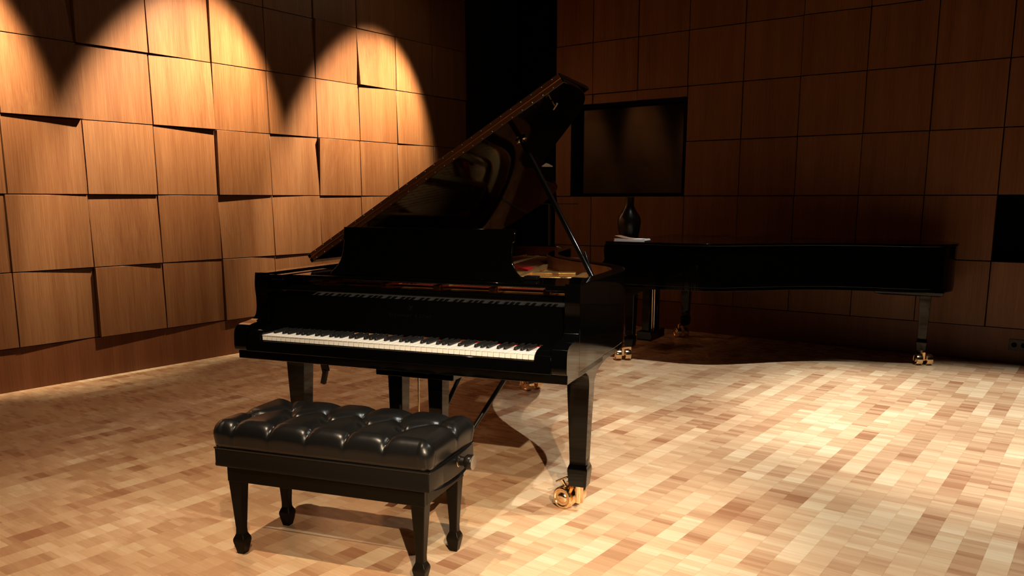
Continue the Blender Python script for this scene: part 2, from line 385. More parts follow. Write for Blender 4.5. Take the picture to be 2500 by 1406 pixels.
# wall socket plate low on the right wall
sk = empty('wall_socket'); sk.location = RA + RD * 0.045 + Vector((0, 0, 0.155)) ; sk.rotation_euler = WR.rotation_euler
tag(sk, 'dark rectangular socket plate low on the right wall plinth', 'socket')
bm = bmesh.new(); box(bm, -0.07, 0.07, 0.030, 0.038, -0.045, 0.045); finish('cover_plate', bm, M['socket'], sk, bevel=0.002)
for dx in (-0.033, 0.033):
    bm = bmesh.new(); lathe(bm, [(0.02, 0), (0.02, 0.003), (0.016, 0.003), (0.016, 0.001)], 20, Matrix.Translation((dx, 0.038, 0)) @ Matrix.Rotation(R(-90), 4, 'X'))
    finish('outlet', bm, M['black_paint'], sk, smooth=True)

# ------------------------------------------------------------------ grand piano
def outline(k=1.0):
    a = [(1.361, 0.14), (1.361, 0.45), (1.361, 0.70), (1.354, 0.86), (1.322, 1.00), (1.245, 1.14), (1.105, 1.30), (0.965, 1.45), (0.845, 1.60), (0.742, 1.78), (0.682, 1.95), (0.648, 2.15), (0.628, 2.35), (0.590, 2.50), (0.51, 2.62), (0.39, 2.69), (0.25, 2.71), (0.10, 2.685), (-0.03, 2.60), (-0.10, 2.47), (-0.13, 2.30), (-0.133, 2.1), (-0.133, 1.2), (-0.133, 0.14)]
    a = [(u, v if v < .8 else .8 + (v - .8) * k) for u, v in a]
    return [a[0]] + spline(a[2:22], 5) + a[22:]
U0, U1 = -0.133, 1.361
CU = (U0 + U1) / 2

def caster(parent, pos, wheel_dir, axle, hi):
    """double brass wheel on a yoke; pos = leg centre, wheel_dir = trail vector, axle = axle direction (all local xy)"""
    c = bpy.data.objects.new('caster', None); COL.objects.link(c); c.parent = parent; c.empty_display_size = .03
    return c
def leg(parent, cu, w0, w1, cast_ang, trail, ztop=0.625, sweep=1.0, h0=0.118):
    half = 0.0465; cw = (w0 + w1) / 2; hw = (w1 - w0) / 2
    bm = bmesh.new()
    prof = [(h0, 0.80, 0.80), (0.125, 0.82, 0.82), (0.186, 0.93, 0.95), (0.198, 0.90, 0.92), (0.215, 0.76, 0.80), (0.245, 0.765, 0.82), (0.40, 0.88, 0.92), (0.53, 1.0, 1.0), (0.56, 1.01, 1.01)]
    rings = []
    for z, a, b in prof:
        x, y = half*a, hw*b; ch = 0.12*x
        rings.append([(cu-x, cw-y, z), (cu+x, cw-y, z), (cu+x, cw+y, z), (cu-x, cw+y, z)])
    # flare into the case: long sweep towards the tail, short one forwards and inwards
    for z, ff, bb, ii in ((0.58, .004, .02, .002), (0.60, .014, .055, .008), (0.614, .034, .12, .016), (ztop, .07, .22, .022)):
        x = half*1.01; y = hw*1.01
        rings.append([(cu-x-ii, cw-y-ff, z), (cu+x+ (0.0), cw-y-ff, z), (cu+x, cw+y+bb*sweep, z), (cu-x-ii, cw+y+bb*sweep, z)])
    loft(bm, rings)
    o = finish('leg', bm, M['lacquer'], parent, bevel=0.0025, seg=2, ang=20)
    # brass caster: post, yoke, two wheels, brake key
    ca = Vector((math.cos(cast_ang), math.sin(cast_ang), 0)); tr = Vector(trail); P = Vector((cu, cw, 0))
    bm = bmesh.new()
    lathe(bm, [(0.0165, 0.040), (0.0175, 0.043), (0.0175, h0 + .002)], 28, Matrix.Translation(P))
    C = P + Vector((tr.x, tr.y, 0))
    beam(bm, P + Vector((0, 0, 0.108)), C + Vector((0, 0, 0.100)), 0.030, 0.018)
    beam(bm, C + Vector((0, 0, 0.106)), C + Vector((0, 0, 0.035)), 0.024, 0.022, up=ca)
    tube(bm, C - ca*0.060 + Vector((0, 0, .046)), C + ca*0.060 + Vector((0, 0, .046)), 0.010, n=16)
    cs = finish('caster', bm, M['brass'], parent, bevel=0.0015, seg=2, ang=40); cs['label'] = 'polished brass double caster'
    for s in (-1, 1):
        bm = bmesh.new(); q = (ca*s).to_track_quat('Z', 'Y').to_matrix().to_4x4()
        pr = [(0.0, 0.016), (0.045, 0.016), (0.047, 0.018), (0.0475, 0.024), (0.0475, 0.056), (0.0455, 0.061), (0.042, 0.063), (0.037, 0.0625), (0.033, 0.059), (0.024, 0.0585), (0.022, 0.061), (0.019, 0.064), (0.010, 0.066), (0.0, 0.0665)]
        pr = [(max(r, 0.0004), z) for r, z in pr]
        lathe(bm, pr, 40, Matrix.Translation(C + Vector((0, 0, .047))) @ q)
        finish('wheel', bm, M['brass'], cs, smooth=True, ang=28)
    bm = bmesh.new()
    kb = C - ca*0.03 + Vector((0, 0, .088)); kt = kb + Vector((-0.018*1, -0.004, 0.034)); 
    tube(bm, kb, kt, 0.0075, n=16)
    cr = Vector((ca.y, -ca.x, 0)); dd = (cr*0.9 + Vector((0, 0, 0.50))).normalized()
    tube(bm, kt - dd*0.033, kt + dd*0.033, 0.0042, n=12)
    finish('brake_key', bm, M['brass'], cs, smooth=True, ang=40)
    return o

def build_piano(root, k=1.0, is_open=True, tail_w=2.36, cast=None):
    OUT = outline(k); n = len(OUT)
    INN = offset(OUT, 0.0)  # placeholder
    # make inner outline by insetting 6.5 cm (rim thickness)
    def inset(d):
        q = offset(OUT, d)
        q[0] = (OUT[0][0]-d, OUT[0][1]); q[-1] = (OUT[-1][0]+d, OUT[-1][1])
        return q
    I = inset(0.062)
    Z0, Z1 = 0.652, 0.985
    def ring_wall(outer, inner, z0, z1):
        bm = bmesh.new()
        oo = [[bm.verts.new((u, w_, z)) for u, w_ in outer] for z in (z0, z1)]
        ii = [[bm.verts.new((u, w_, z)) for u, w_ in inner] for z in (z0, z1)]
        m_ = len(outer)
        for i in range(m_ - 1):
            bm.faces.new((oo[0][i], oo[0][i+1], oo[1][i+1], oo[1][i]))
            bm.faces.new((ii[0][i+1], ii[0][i], ii[1][i], ii[1][i+1]))
            bm.faces.new((oo[1][i], oo[1][i+1], ii[1][i+1], ii[1][i]))
            bm.faces.new((oo[0][i+1], oo[0][i], ii[0][i], ii[0][i+1]))
        for j in (0, m_ - 1): bm.faces.new((oo[0][j], oo[1][j], ii[1][j], ii[0][j]))
        return bm
    finish('rim', ring_wall(OUT, I, Z0, Z1), M['lacquer'], root, bevel=0.003, seg=2, ang=50)
    lo = inset(0.004); finish('lower_moulding', ring_wall(lo, inset(0.07), 0.625, 0.6505), M['lacquer'], root, bevel=0.002, seg=1, ang=50)
    if is_open:
        a, b = inset(0.0625), inset(0.068)
        finish('inner_rim', ring_wall(a[1:-1], b[1:-1], 0.84, 0.978), M['veneer'], root)
        bm = bmesh.new(); q = inset(0.069)[1:-1]; q = [(u, max(v, 0.24)) for u, v in q]
        prism(bm, q, 0.845, 0.86); finish('soundboard', bm, M['soundboard'], root)
    # underside beams
    bm = bmesh.new(); beam(bm, (CU, 0.5, 0.69), (0.3, 2.4*k, 0.69), 0.10, 0.07); beam(bm, (CU-.2, .5, .69), (-0.05, 2.0*k, .69), .08, .07); beam(bm, (CU+.3, .5, .69), (0.62, 1.9*k, .69), .08, .07)
    finish('brace', bm, M['lacquer_soft'], root)
    # key bed
    bm = bmesh.new(); box(bm, U0 + .004, U1 - .004, 0.002, 0.50, 0.627, 0.664); finish('key_bed', bm, M['lacquer'], root, bevel=0.002)
    # arms (cheeks)
    cheek = [(0.1405, 0.985), (0.134, 0.93), (0.140, 0.862), (0.137, 0.82), (0.126, 0.796), (0.104, 0.784), (0.07, 0.779), (0.03, 0.775), (0.006, 0.769), (-0.010, 0.757), (-0.018, 0.735), (-0.020, 0.70), (-0.019, 0.675), (-0.010, 0.664), (0.004, 0.662), (0.10, 0.655), (0.1405, 0.655)]
    cheek = spline(cheek[:14], 4) + cheek[14:]
    for s in (0, 1):
        bm = bmesh.new(); a, b = (U0, U0 + .060) if s == 0 else (U1 - .060, U1)
        prism_x(bm, cheek, a, b); finish('arm', bm, M['lacquer'], root, bevel=0.004, seg=3, ang=50)
    # key slip
    bm = bmesh.new(); prism_x(bm, [(-0.016, 0.664), (-0.016, 0.706), (-0.013, 0.711), (-0.006, 0.711), (-0.004, 0.708), (-0.004, 0.664)], U0 + .062, U1 - .062)
    finish('key_slip', bm, M['lacquer'], root, bevel=0.002)
    # key blocks, rounded on top
    kb = spline([(-0.014, 0.664), (-0.016, 0.70), (-0.012, 0.722), (0.0, 0.738), (0.02, 0.749), (0.05, 0.754), (0.10, 0.755), (0.152, 0.756)], 4) + [(0.152, 0.664)]
    for a, b in ((U0 + .061, -0.003), (1.231, U1 - .061)):
        bm = bmesh.new(); prism_x(bm, kb, a, b); finish('key_block', bm, M['lacquer'], root, bevel=0.004, seg=3, ang=50)
    # fallboard, nose and top rail
    fb = [(0.152, 0.742), (0.156, 0.742), (0.172, 0.80), (0.1955, 0.8895), (0.1930, 0.8900), (0.1922, 0.8915), (0.1862, 0.9062), (0.1855, 0.9085), (0.1855, 0.914), (0.188, 0.923), (0.196, 0.929), (0.215, 0.931), (0.215, 0.74)]
    fb = [(0.150, 0.744)] + fb[2:]
    bm = bmesh.new(); prism_x(bm, fb, U0 + .061, U1 - .061); fbo = finish('fallboard', bm, M['lacquer'], root, smooth=True, ang=30)
    if is_open:
        # inlaid lettering and lyre on the fallboard
        try:
            cu_ = bpy.data.curves.new('t', 'FONT'); cu_.body = 'STEINWAY & SONS'; cu_.size = 0.019; cu_.extrude = 0.0002; cu_.align_x = 'CENTER'; cu_.space_character = 1.25
            to = bpy.data.objects.new('t', cu_); COL.objects.link(to)
            me = bpy.data.meshes.new_from_object(to.evaluated_get(bpy.context.evaluated_depsgraph_get()))
            bpy.data.objects.remove(to)
            le = bpy.data.objects.new('inlaid_lettering', me); COL.objects.link(le); me.materials.clear(); me.materials.append(M['gold_inlay'])
            tilt = math.atan2(0.196 - 0.172, 0.893 - 0.80)
            le.parent = fbo; le.location = (0.614, 0.1755, 0.8185); le.rotation_euler = (math.pi/2 - tilt, 0, 0); le['label'] = 'faint gold inlaid lettering'
        except Exception as e: print('text', e)
        bm = bmesh.new()
        for s in (-1, 1):
            pts = [(0.002, 0), (0.009, 0.004), (0.011, 0.012), (0.006, 0.020), (0.009, 0.027)]
            for a, b in zip(pts, pts[1:]): beam(bm, (s*a[0], 0, a[1]), (s*b[0], 0, b[1]), 0.0014, 0.0014, up=(0, 1, 0))
        for x in (-.003, 0, .003): beam(bm, (x, 0, .004), (x, 0, .022), 0.0006, 0.0006, up=(0, 1, 0))
        beam(bm, (-.008, 0, .022), (.008, 0, .022), 0.0012, 0.0012, up=(0, 1, 0))
        ly = finish('inlaid_lyre', bm, M['gold_inlay'], fbo); ly.location = (0.614, 0.183, 0.842); ly.rotation_euler = (-math.atan2(.024, .093), 0, 0)
        # keys
        KW = 1.228 / 52; pat = [1, 0, 1, 1, 0, 1, 1]      # black key after A, B-no, C, D, E-no, F, G
        wk = None; bkk = None
        blacks = []
        for i in range(52):
            j = i % 7
            if i < 51 and pat[j]: blacks.append((i + 1) * KW + {0: .0015, 2: -.0022, 3: .0022, 5: -.0028, 6: 0.0}[j])
        def shape_white(left, right):
            bm = bmesh.new(); g = 0.0009
            x0, x1 = g, KW - g
            pts = [(x0, 0), (x1, 0), (x1, 0.050)]
            if right is not None: pts += [(right, 0.050), (right, 0.150)]
            else: pts += [(x1, 0.150)]
            if left is not None: pts += [(left, 0.150), (left, 0.050), (x0, 0.050)]
            else: pts += [(x0, 0.150)]
            prism(bm, pts, 0.7125, 0.735); return bm
        for i in range(52):
            x = i * KW
            l_ = [b for b in blacks if x - .006 < b < x + .006]; r_ = [b for b in blacks if x + KW - .006 < b < x + KW + .006]
            L_ = (l_[0] + 0.0062 - x) if l_ else None; R_ = (r_[0] - 0.0062 - x) if r_ else None
            o = finish('white_key', shape_white(L_, R_), M['ivory'], root, bevel=0.0011, seg=2); o.location = (x, 0, 0)
            # front lip
            bm = bmesh.new(); box(bm, 0.0009, KW - .0009, -0.0025, 0.004, 0.7325, 0.7352); 
            lip = finish('key_lip', bm, M['ivory'], o, bevel=0.0009, seg=2)
        bm = bmesh.new()
        loft(bm, [[(-.0055, .0505, .7352), (.0055, .0505, .7352), (.0055, .150, .7352), (-.0055, .150, .7352)], [(-.0048, .054, .745), (.0048, .054, .745), (.0048, .150, .7455), (-.0048, .150, .7455)], [(-.0040, .058, .7470), (.0040, .058, .7470), (.0040, .150, .7475), (-.0040, .150, .7475)]])
        b0 = finish('black_key', bm, M['ebony'], root, bevel=0.0009, seg=2); b0.location = (blacks[0], 0, 0)
        for b in blacks[1:]:
            c = b0.copy(); COL.objects.link(c); c.parent = root; c.location = (b, 0, 0)
        bm = bmesh.new(); box(bm, -0.003, 1.231, 0.146, 0.151, 0.728, 0.7368); finish('name_felt', bm, M['felt'], root)['label'] = 'red felt strip behind the keys'
        # tuning area and plate
        bm = bmesh.new(); box(bm, U0 + .064, U1 - .064, 0.216, 0.60, 0.875, 0.905); finish('pin_block', bm, M['veneer'], root, bevel=.002)
        bm = bmesh.new()
        PI_ = inset(0.075)
        plate_pts = [(u, v) for u, v in PI_[1:-1]]
        # perimeter band of the cast plate
        a = [(u, max(v, 0.31)) for u, v in inset(0.070)[1:-1]]; b = [(u, max(v, 0.62)) for u, v in inset(0.17)[1:-1]]
        m_ = len(a)
        for z0, z1 in ((0.895, 0.912),):
            A0 = [bm.verts.new((u, v, z0)) for u, v in a]; A1 = [bm.verts.new((u, v, z1)) for u, v in a]
            B0 = [bm.verts.new((u, v, z0)) for u, v in b]; B1 = [bm.verts.new((u, v, z1)) for u, v in b]
            for i in range(m_):
                j = (i + 1) % m_
                for q in ((A0[i], A0[j], A1[j], A1[i]), (B0[j], B0[i], B1[i], B1[j]), (A1[i], A1[j], B1[j], B1[i]), (A0[j], A0[i], B0[i], B0[j])):
                    try: bm.faces.new(q)
                    except ValueError: pass
        for (p, q) in (((0.10, 0.33), (0.03, 2.35)), ((0.40, 0.33), (0.28, 2.45)), ((0.66, 0.33), (0.42, 2.30)), ((0.92, 0.33), (0.72, 1.60)), ((1.16, 0.33), (1.08, 1.18))):
            beam(bm, (*p, 0.922), (*q, 0.922), 0.028, 0.034)
            tube(bm, (p[0], p[1] + .04, 0.90), (p[0], p[1] + .04, 0.948), 0.012, n=16)
        beam(bm, (U0 + .08, .62, .914), (1.26, .62, .914), .05, .022)
        beam(bm, (0.50, 1.66, .914), (0.72, 1.50, .914), .05, .03); beam(bm, (0.70, 1.12, .920), (1.02, 1.20, .920), .07, .030); beam(bm, (0.60, 0.98, .916), (1.08, 1.06, .916), .05, .02)
        finish('cast_plate', bm, M['plate'], root, bevel=.003, ang=40)['label'] = 'gold-bronze cast iron plate with struts'
        bm = bmesh.new()
        for i in range(88):
            u = 0.0 + 1.22 * i / 87; ue = -0.05 + (u)*0.92
            we = min(2.40, 0.75 + (1.22 - u) * 2.1)
            tube(bm, (u, 0.40, 0.922), (ue if u < .9 else u - .03, we, 0.922), 0.0009, n=4)
        for i in range(26):
            u = 0.02 + 0.02 * i
            tube(bm, (u, 0.40, 0.934), (0.10 + u*1.0 + 0.12, 2.3, 0.932), 0.0020, n=5)
        st = finish('strings', bm, M['copper'], root); st['kind'] = 'stuff'
        bm = bmesh.new()
        beam(bm, (0.0, .475, .917), (1.2, .475, .917), .03, .010); beam(bm, (0.50, 1.90, .917), (0.12, 2.38, .917), .05, .010); beam(bm, (0.74, 1.36, .922), (0.52, 1.66, .922), .075, .014); beam(bm, (-0.05, 0.62, .93), (-0.05, 2.2, .93), .04, .010)
        finish('string_felt', bm, M['felt'], root)['label'] = 'red felt under the string ends'
        # desk shelf board with its side rails, desk slider, desk
        bm = bmesh.new(); box(bm, 0.015, 1.215, 0.205, 0.47, 0.959, 0.975)
        box(bm, U0 + .064, 0.010, 0.145, 0.50, 0.955, 0.978); box(bm, 1.219, U1 - .064, 0.145, 0.50, 0.955, 0.978)
        finish('desk_shelf', bm, M['lacquer'], root, bevel=.003, ang=40)
        bm = bmesh.new(); box(bm, 1.060, 1.118, 0.335, 0.375, 0.9755, 0.992); finish('desk_slide', bm, M['prop'], root, bevel=.003)
        prof = [(0.168, 0.0), (1.060, 0.0)]
        half = [(0.452, 0.0), (0.448, 0.012), (0.425, 0.034), (0.408, 0.062), (0.400, 0.095), (0.398, 0.13), (0.396, 0.150), (0.404, 0.158), (0.404, 0.206)]
        cx = 0.628; R_ = [(cx + a, z) for a, z in spline(half[:7], 4)] + [(cx + a, z) for a, z in half[7:]]
        Lh = [(cx - a, z) for a, z in spline(half[:7], 4)] + [(cx - a, z) for a, z in half[7:]]
        poly = R_ + Lh[::-1]
        bm = bmesh.new(); lean = math.tan(R(13))
        loft(bm, [[(x, 0.262 + z*lean, 0.9765 + z) for x, z in poly], [(x, 0.274 + z*lean, 0.9765 + z) for x, z in poly]])
        finish('music_desk', bm, M['lacquer'], root, bevel=.002, seg=2, ang=40)
        # lyre with pedals
        bm = bmesh.new(); box(bm, 0.43, 0.80, 0.20, 0.40, 0.556, 0.627); finish('lyre_block', bm, M['lacquer'], root, bevel=.003)
        for a in (0.508, 0.700):
            bm = bmesh.new(); loft(bm, [[(a-.030, .235, .16), (a+.024, .235, .16), (a+.024, .290, .16), (a-.030, .290, .16)], [(a-.034, .225, .556), (a+.034, .225, .556), (a+.034, .300, .556), (a-.034, .300, .556)]])
            finish('lyre_post', bm, M['lacquer'], root, bevel=.003)
        bm = bmesh.new(); box(bm, 0.44, 0.77, 0.20, 0.34, 0.075, 0.160); finish('pedal_box', bm, M['lacquer'], root, bevel=.006, seg=3)
        for a in (0.52, 0.605, 0.69):
            bm = bmesh.new(); loft(bm, [[(a-.011, .20, .088), (a+.011, .20, .088), (a+.011, .20, .098), (a-.011, .20, .098)], [(a-.022, .13, .080), (a+.022, .13, .080), (a+.022, .13, .092), (a-.022, .13, .092)], [(a-.020, .09, .070), (a+.020, .09, .070), (a+.020, .09, .082), (a-.020, .09, .082)]])
            finish('pedal', bm, M['brass'], root, bevel=.003, seg=3)['label'] = 'brass pedal'
        for a in (0.588, 0.640):
            bm = bmesh.new(); tube(bm, (a, .29, .16), (a, .29, .627), .0035, n=10); finish('pedal_rod', bm, M['brass'], root, smooth=True)['label'] = 'thin brass pedal rod'
        for p, q in (((0.56, .33, .12), (0.66, .75, .627)), ((0.70, .33, .12), (0.92, .75, .627))):
            bm = bmesh.new(); tube(bm, p, q, .011, n=14); finish('lyre_brace', bm, M['lacquer_soft'], root, smooth=True)
        # lever hanging under the left of the key bed, and a catch at the right
        bm = bmesh.new(); beam(bm, (0.115, .26, .627), (0.135, .26, .535), .036, .014, up=(0, 1, 0)); beam(bm, (0.135, .26, .545), (0.118, .26, .478), .022, .02, up=(0, 1, 0))
        finish('lever_bracket', bm, M['lacquer_soft'], root, bevel=.003)
        bm = bmesh.new(); box(bm, 1.03, 1.07, .10, .16, .612, .627); tube(bm, (1.07, .13, .617), (1.10, .13, .617), .005, n=10); finish('catch', bm, M['brass'], root, bevel=.001)
    # legs
    cast = cast or {}
    for key, (cu, w0, w1) in dict(r=(1.303, .32, .40), l=(-0.075, .32, .40), t=(0.29, tail_w - .04, tail_w + .04)).items():
        ang, tr = cast.get(key, (R(72), (-0.03, 0.075)))
        leg(root, cu, w0, w1, ang, tr, sweep=0.15 if key == 't' else 1.0)
    bm = bmesh.new(); a_, b_ = 0.02, 0.56; c_, d_ = tail_w - .38, tail_w + .14
    loft(bm, [[(a_+.05, c_+.09, .590), (b_-.05, c_+.09, .590), (b_-.05, d_-.03, .590), (a_+.05, d_-.03, .590)], [(a_+.02, c_+.04, .600), (b_-.02, c_+.04, .600), (b_-.02, d_-.01, .600), (a_+.02, d_-.01, .600)], [(a_, c_, .628), (b_, c_, .628), (b_, d_, .628), (a_, d_, .628)]])
    finish('leg_block', bm, M['lacquer'], root, bevel=.006, seg=3, ang=20)
    # lid
    ang = R(31.5) if is_open else 0.0
    hinge = Vector((U0, 0, 1.000))
    LO = offset(OUT, -0.010)
    def lid_pt(u, v, z):                      # rotate about the hinge line
        du, dz = u - hinge.x, z
        return (hinge.x + du*math.cos(ang) - dz*math.sin(ang), v, hinge.z + du*math.sin(ang) + dz*math.cos(ang))
    split = 0.575
    def clip(poly, lo=None, hi=None):
        out = []; m_ = len(poly)
        f = (lambda p: p[1] >= lo) if lo is not None else (lambda p: p[1] <= hi); c = lo if lo is not None else hi
        for i in range(m_):
            a, b = poly[i], poly[(i+1) % m_]
            if f(a): out.append(a)
            if f(a) != f(b):
                t_ = (c - a[1]) / (b[1] - a[1]); out.append((a[0] + t_*(b[0]-a[0]), c))
        return out
    LO = [(min(max(u, U0 - .008), U1 + .010), v) for u, v in LO]
    main = clip(LO, lo=split); front = clip([(U1 + .010, 0.155 if not is_open else .155)] + LO[1:-1] + [(U0 - .008, 0.155)], hi=split)
    if is_open:
        bm = bmesh.new(); loft(bm, [[lid_pt(u, v, 0.000) for u, v in main], [lid_pt(u, v, 0.021) for u, v in main]])
        lid = finish('lid', bm, M['lacquer'], root, bevel=.003, seg=2, ang=40)
        # front flap folded back flat on the main lid
        fl_ = [(u, 2*split - v) for u, v in front]
        bm = bmesh.new(); loft(bm, [[lid_pt(u, v, 0.0235) for u, v in fl_], [lid_pt(u, v, 0.0445) for u, v in fl_]])
        finish('lid_flap', bm, M['lacquer'], lid, bevel=.003, seg=2, ang=40)
        for z0, z1 in ((0.0015, 0.0195), (0.0245, 0.0430)):
            bm = bmesh.new()
            loft(bm, [[lid_pt(U0 + .01, v, z) for v, z in ((split - .0016, z0), (split, z0), (split, z1), (split - .0016, z1))], [lid_pt(U1 + .004, v, z) for v, z in ((split - .0016, z0), (split, z0), (split, z1), (split - .0016, z1))]])
            hl = finish('hinge_leaf', bm, M['hinge_brass'], lid); hl['label'] = 'brass leaf of the long lid hinge'
            for q in range(27):
                u = U0 + .035 + q*.0545 + (0.012 if z0 > .01 else 0)
                bm = bmesh.new(); zc = (z0 + z1)/2 + (.004 if z0 > .01 else -.004)
                lathe(bm, [(.0032, 0), (.0028, .0010), (.0016, .0018), (.0003, .0020)], 12, Matrix.Translation(lid_pt(u, split - .0016, zc)) @ Matrix.Rotation(R(90), 4, 'X'))
                finish('screw', bm, M['steel'], lid, smooth=True)
        bm = bmesh.new(); tube(bm, lid_pt(U0 + .01, split - .003, 0.0222), lid_pt(U1 + .004, split - .003, 0.0222), 0.0034, n=10)
        finish('hinge_knuckle', bm, M['hinge_brass'], lid, smooth=True)['label'] = 'brass knuckle of the long lid hinge'
        # prop
        bm = bmesh.new(); beam(bm, (1.292, .60, .945), lid_pt(U0 + 1.12, .93, -0.004), .020, .026, up=(0, 1, 0)); finish('lid_prop', bm, M['prop'], root, bevel=.004, seg=2)
        bm = bmesh.new(); beam(bm, (1.280, .63, .945), (1.225, .655, 1.075), .010, .016, up=(0, 1, 0)); finish('short_prop', bm, M['prop'], root, bevel=.002)
        bm = bmesh.new(); c = Vector(lid_pt(U0 + 1.12, .93, -0.006)); lathe(bm, [(0.028, 0), (0.028, .004), (0.012, .008)], 24, Matrix.Translation(c) @ Matrix.Rotation(-ang, 4, 'Y') @ Matrix.Rotation(math.pi, 4, 'X')); finish('prop_cup', bm, M['brass'], lid, smooth=True)
        bm = bmesh.new(); box(bm, 1.250, 1.305, .575, .64, .925, .965); finish('prop_bracket', bm, M['lacquer'], root, bevel=.004)
        bm = bmesh.new(); c = lid_pt(U1 - .10, .70, -0.004); tube(bm, c, lid_pt(U1 - .10, .70, -0.03), .006, n=12); tube(bm, lid_pt(U1 - .12, .72, -0.03), lid_pt(U1 - .085, .68, -0.03), .004, n=10); finish('lid_hook', bm, M['brass'], lid, smooth=True)
        # rubber bumpers / hinge leaves on the left
        for v in (0.85, 1.45, 2.0):
            bm = bmesh.new(); tube(bm, (U0 - .004, v, .992), (U0 - .004, v + .09, .992), .008, n=12); finish('hinge', bm, M['brass'], root, smooth=True)
    else:
        bm = bmesh.new(); loft(bm, [[(u, v, 0.9865) for u, v in main], [(u, v, 1.008) for u, v in main]])
        finish('lid', bm, M['lacquer'], root, bevel=.004, seg=3, ang=40)
        fr = [(u, v if v > .2 else v) for u, v in front]
        bm = bmesh.new(); loft(bm, [[(u, v - .003, 0.9865) for u, v in fr], [(u, v - .003, 1.008) for u, v in fr]])
        finish('lid_flap', bm, M['lacquer'], root, bevel=.004, seg=3, ang=40)
        # closed fallboard over the keys
        bm = bmesh.new(); prism_x(bm, spline([(-0.012, .715), (-0.010, .74), (0.01, .768), (0.06, .79), (0.12, .86), (0.15, .96)], 4) + [(0.17, .97), (0.17, .70)], U0 + .062, U1 - .062); finish('key_cover', bm, M['lacquer'], root, bevel=.003, ang=40)
        bm = bmesh.new(); box(bm, 0.43, 0.80, 0.20, 0.40, 0.556, 0.627)
        for a in (0.508, 0.70): box(bm, a - .03, a + .03, .23, .30, .16, .556)
        finish('lyre', bm, M['lacquer'], root, bevel=.003)
        bm = bmesh.new(); box(bm, 0.44, 0.77, 0.20, 0.34, 0.075, 0.160); finish('pedal_box', bm, M['lacquer'], root, bevel=.006)
        for a in (0.52, 0.605, 0.69):
            bm = bmesh.new(); beam(bm, (a, .20, .092), (a, .09, .08), .03, .010); finish('pedal', bm, M['brass'], root, bevel=.002)['label'] = 'brass pedal'
        for a in (.588, .64):
            bm = bmesh.new(); tube(bm, (a, .29, .16), (a, .29, .627), .0035, n=8); finish('pedal_rod', bm, M['brass'], root, smooth=True)
        bm = bmesh.new(); tube(bm, (U0 + .3, .0, .80), (U0 + .3, .0, .81), .02, n=12); bm.free()

TH1 = -0.372
P1 = empty('grand_piano', (-1.0614, 3.4452, 0), TH1, 'open black grand piano with raised lid and exposed keyboard, behind the tufted bench', 'piano')
def world_ang(a, th): return a - th
AX1 = math.atan2(.78, .63) - TH1
build_piano(P1, 1.0, True, 2.36, dict(r=(AX1, (-0.060, 0.062)), l=(R(80), (0.05, 0.07)), t=(R(60), (0.05, 0.07))))
TH2 = R(-120.6)
P2 = empty('grand_piano', (1.326, 7.968, 0), TH2, 'closed black grand piano in shadow along the right wall, lid shut', 'piano')
a2 = R(4) - TH2
P2.scale = (1, 1, 0.962)
build_piano(P2, (2.63 - .8) / (2.71 - .8), False, 2.44, dict(r=(a2, (0.03, -0.05)), l=(a2 + R(12), (0.05, -0.02)), t=(a2 - R(8), (0.02, 0.02))))

def p2w(u, v, z):
    c, s = math.cos(TH2), math.sin(TH2); return Vector((1.326 + u*c - v*s, 7.968 + u*s + v*c, z))

# ------------------------------------------------------------------ things on the rear piano
bk = empty('sheet_music', p2w(1.265, .345, 0.9705), math.atan2(-.485, .875), 'white stack of sheet music lying on the lid of the closed rear piano', 'sheet music')
bm = bmesh.new()
for i in range(5):
    z = i*0.0042; j = rnd.uniform(-.004, .004); box(bm, -0.135 + j, 0.125 + j, -0.065, 0.065, z, z + .0036)
finish('pages', bm, M['paper'], bk)
bm = bmesh.new(); N = 14; rows_ = []
for i in range(N + 1):
    x = -0.132 + 0.25*i/N; z = 0.0215 + 0.022*max(0, (1 - i/5.0))**1.5 + 0.004*math.sin(i*.45)
    rows_.append([(x, -0.065, z), (x, 0.065, z), (x, .065, z + .0012), (x, -.065, z + .0012)])
loft(bm, rows_); finish('cover', bm, M['paper_tan'], bk, smooth=True)
bot = empty('vase', p2w(1.06, .225, 0.9705), 0, 'dark bulbous vase standing behind the sheet music on the rear piano', 'vase')
bm = bmesh.new(); lathe(bm, [(.070, 0), (.078, .01), (.082, .05), (.092, .10), (.098, .15), (.090, .19), (.060, .235), (.040, .27), (.034, .30), (.036, .33), (.036, .352), (.030, .352), (.028, .30)], 40)
o = finish('vase_body', bm, M['lacquer_soft'], bot, smooth=True, ang=50)

# music stand behind the tail of the open piano, its sheet just showing over the lid
ms = empty('music_stand', (0.315, 6.95, 0), R(20), 'black music stand behind the tail of the open piano', 'music stand')
bm = bmesh.new()
for k in range(3):
    a = R(90 + 120*k); tube(bm, (0, 0, .22), (.26*math.cos(a), .26*math.sin(a), .012), .008, n=10)
finish('tripod', bm, M['lacquer_soft'], ms, smooth=True)
bm = bmesh.new(); tube(bm, (0, 0, .15), (0, 0, 1.30), .010, n=14); finish('pole', bm, M['lacquer_soft'], ms, smooth=True)
bm = bmesh.new(); beam(bm, (0, -.02, 1.27), (0, .072, 1.573), .12, .006, up=(0, 1, 0)); beam(bm, (-.23, -.045, 1.268), (.23, -.045, 1.268), .05, .006)
finish('desk', bm, M['lacquer_soft'], ms, bevel=.002)
sh = empty('paper_sheet', (0.315, 6.95, 0), R(20), 'small white pointed sheet just showing above the tail of the raised lid', 'paper')
bm = bmesh.new(); c_ = [(-0.054, 1.573), (0.050, 1.573), (0.054, 1.580), (0.020, 1.597), (-0.004, 1.604)]
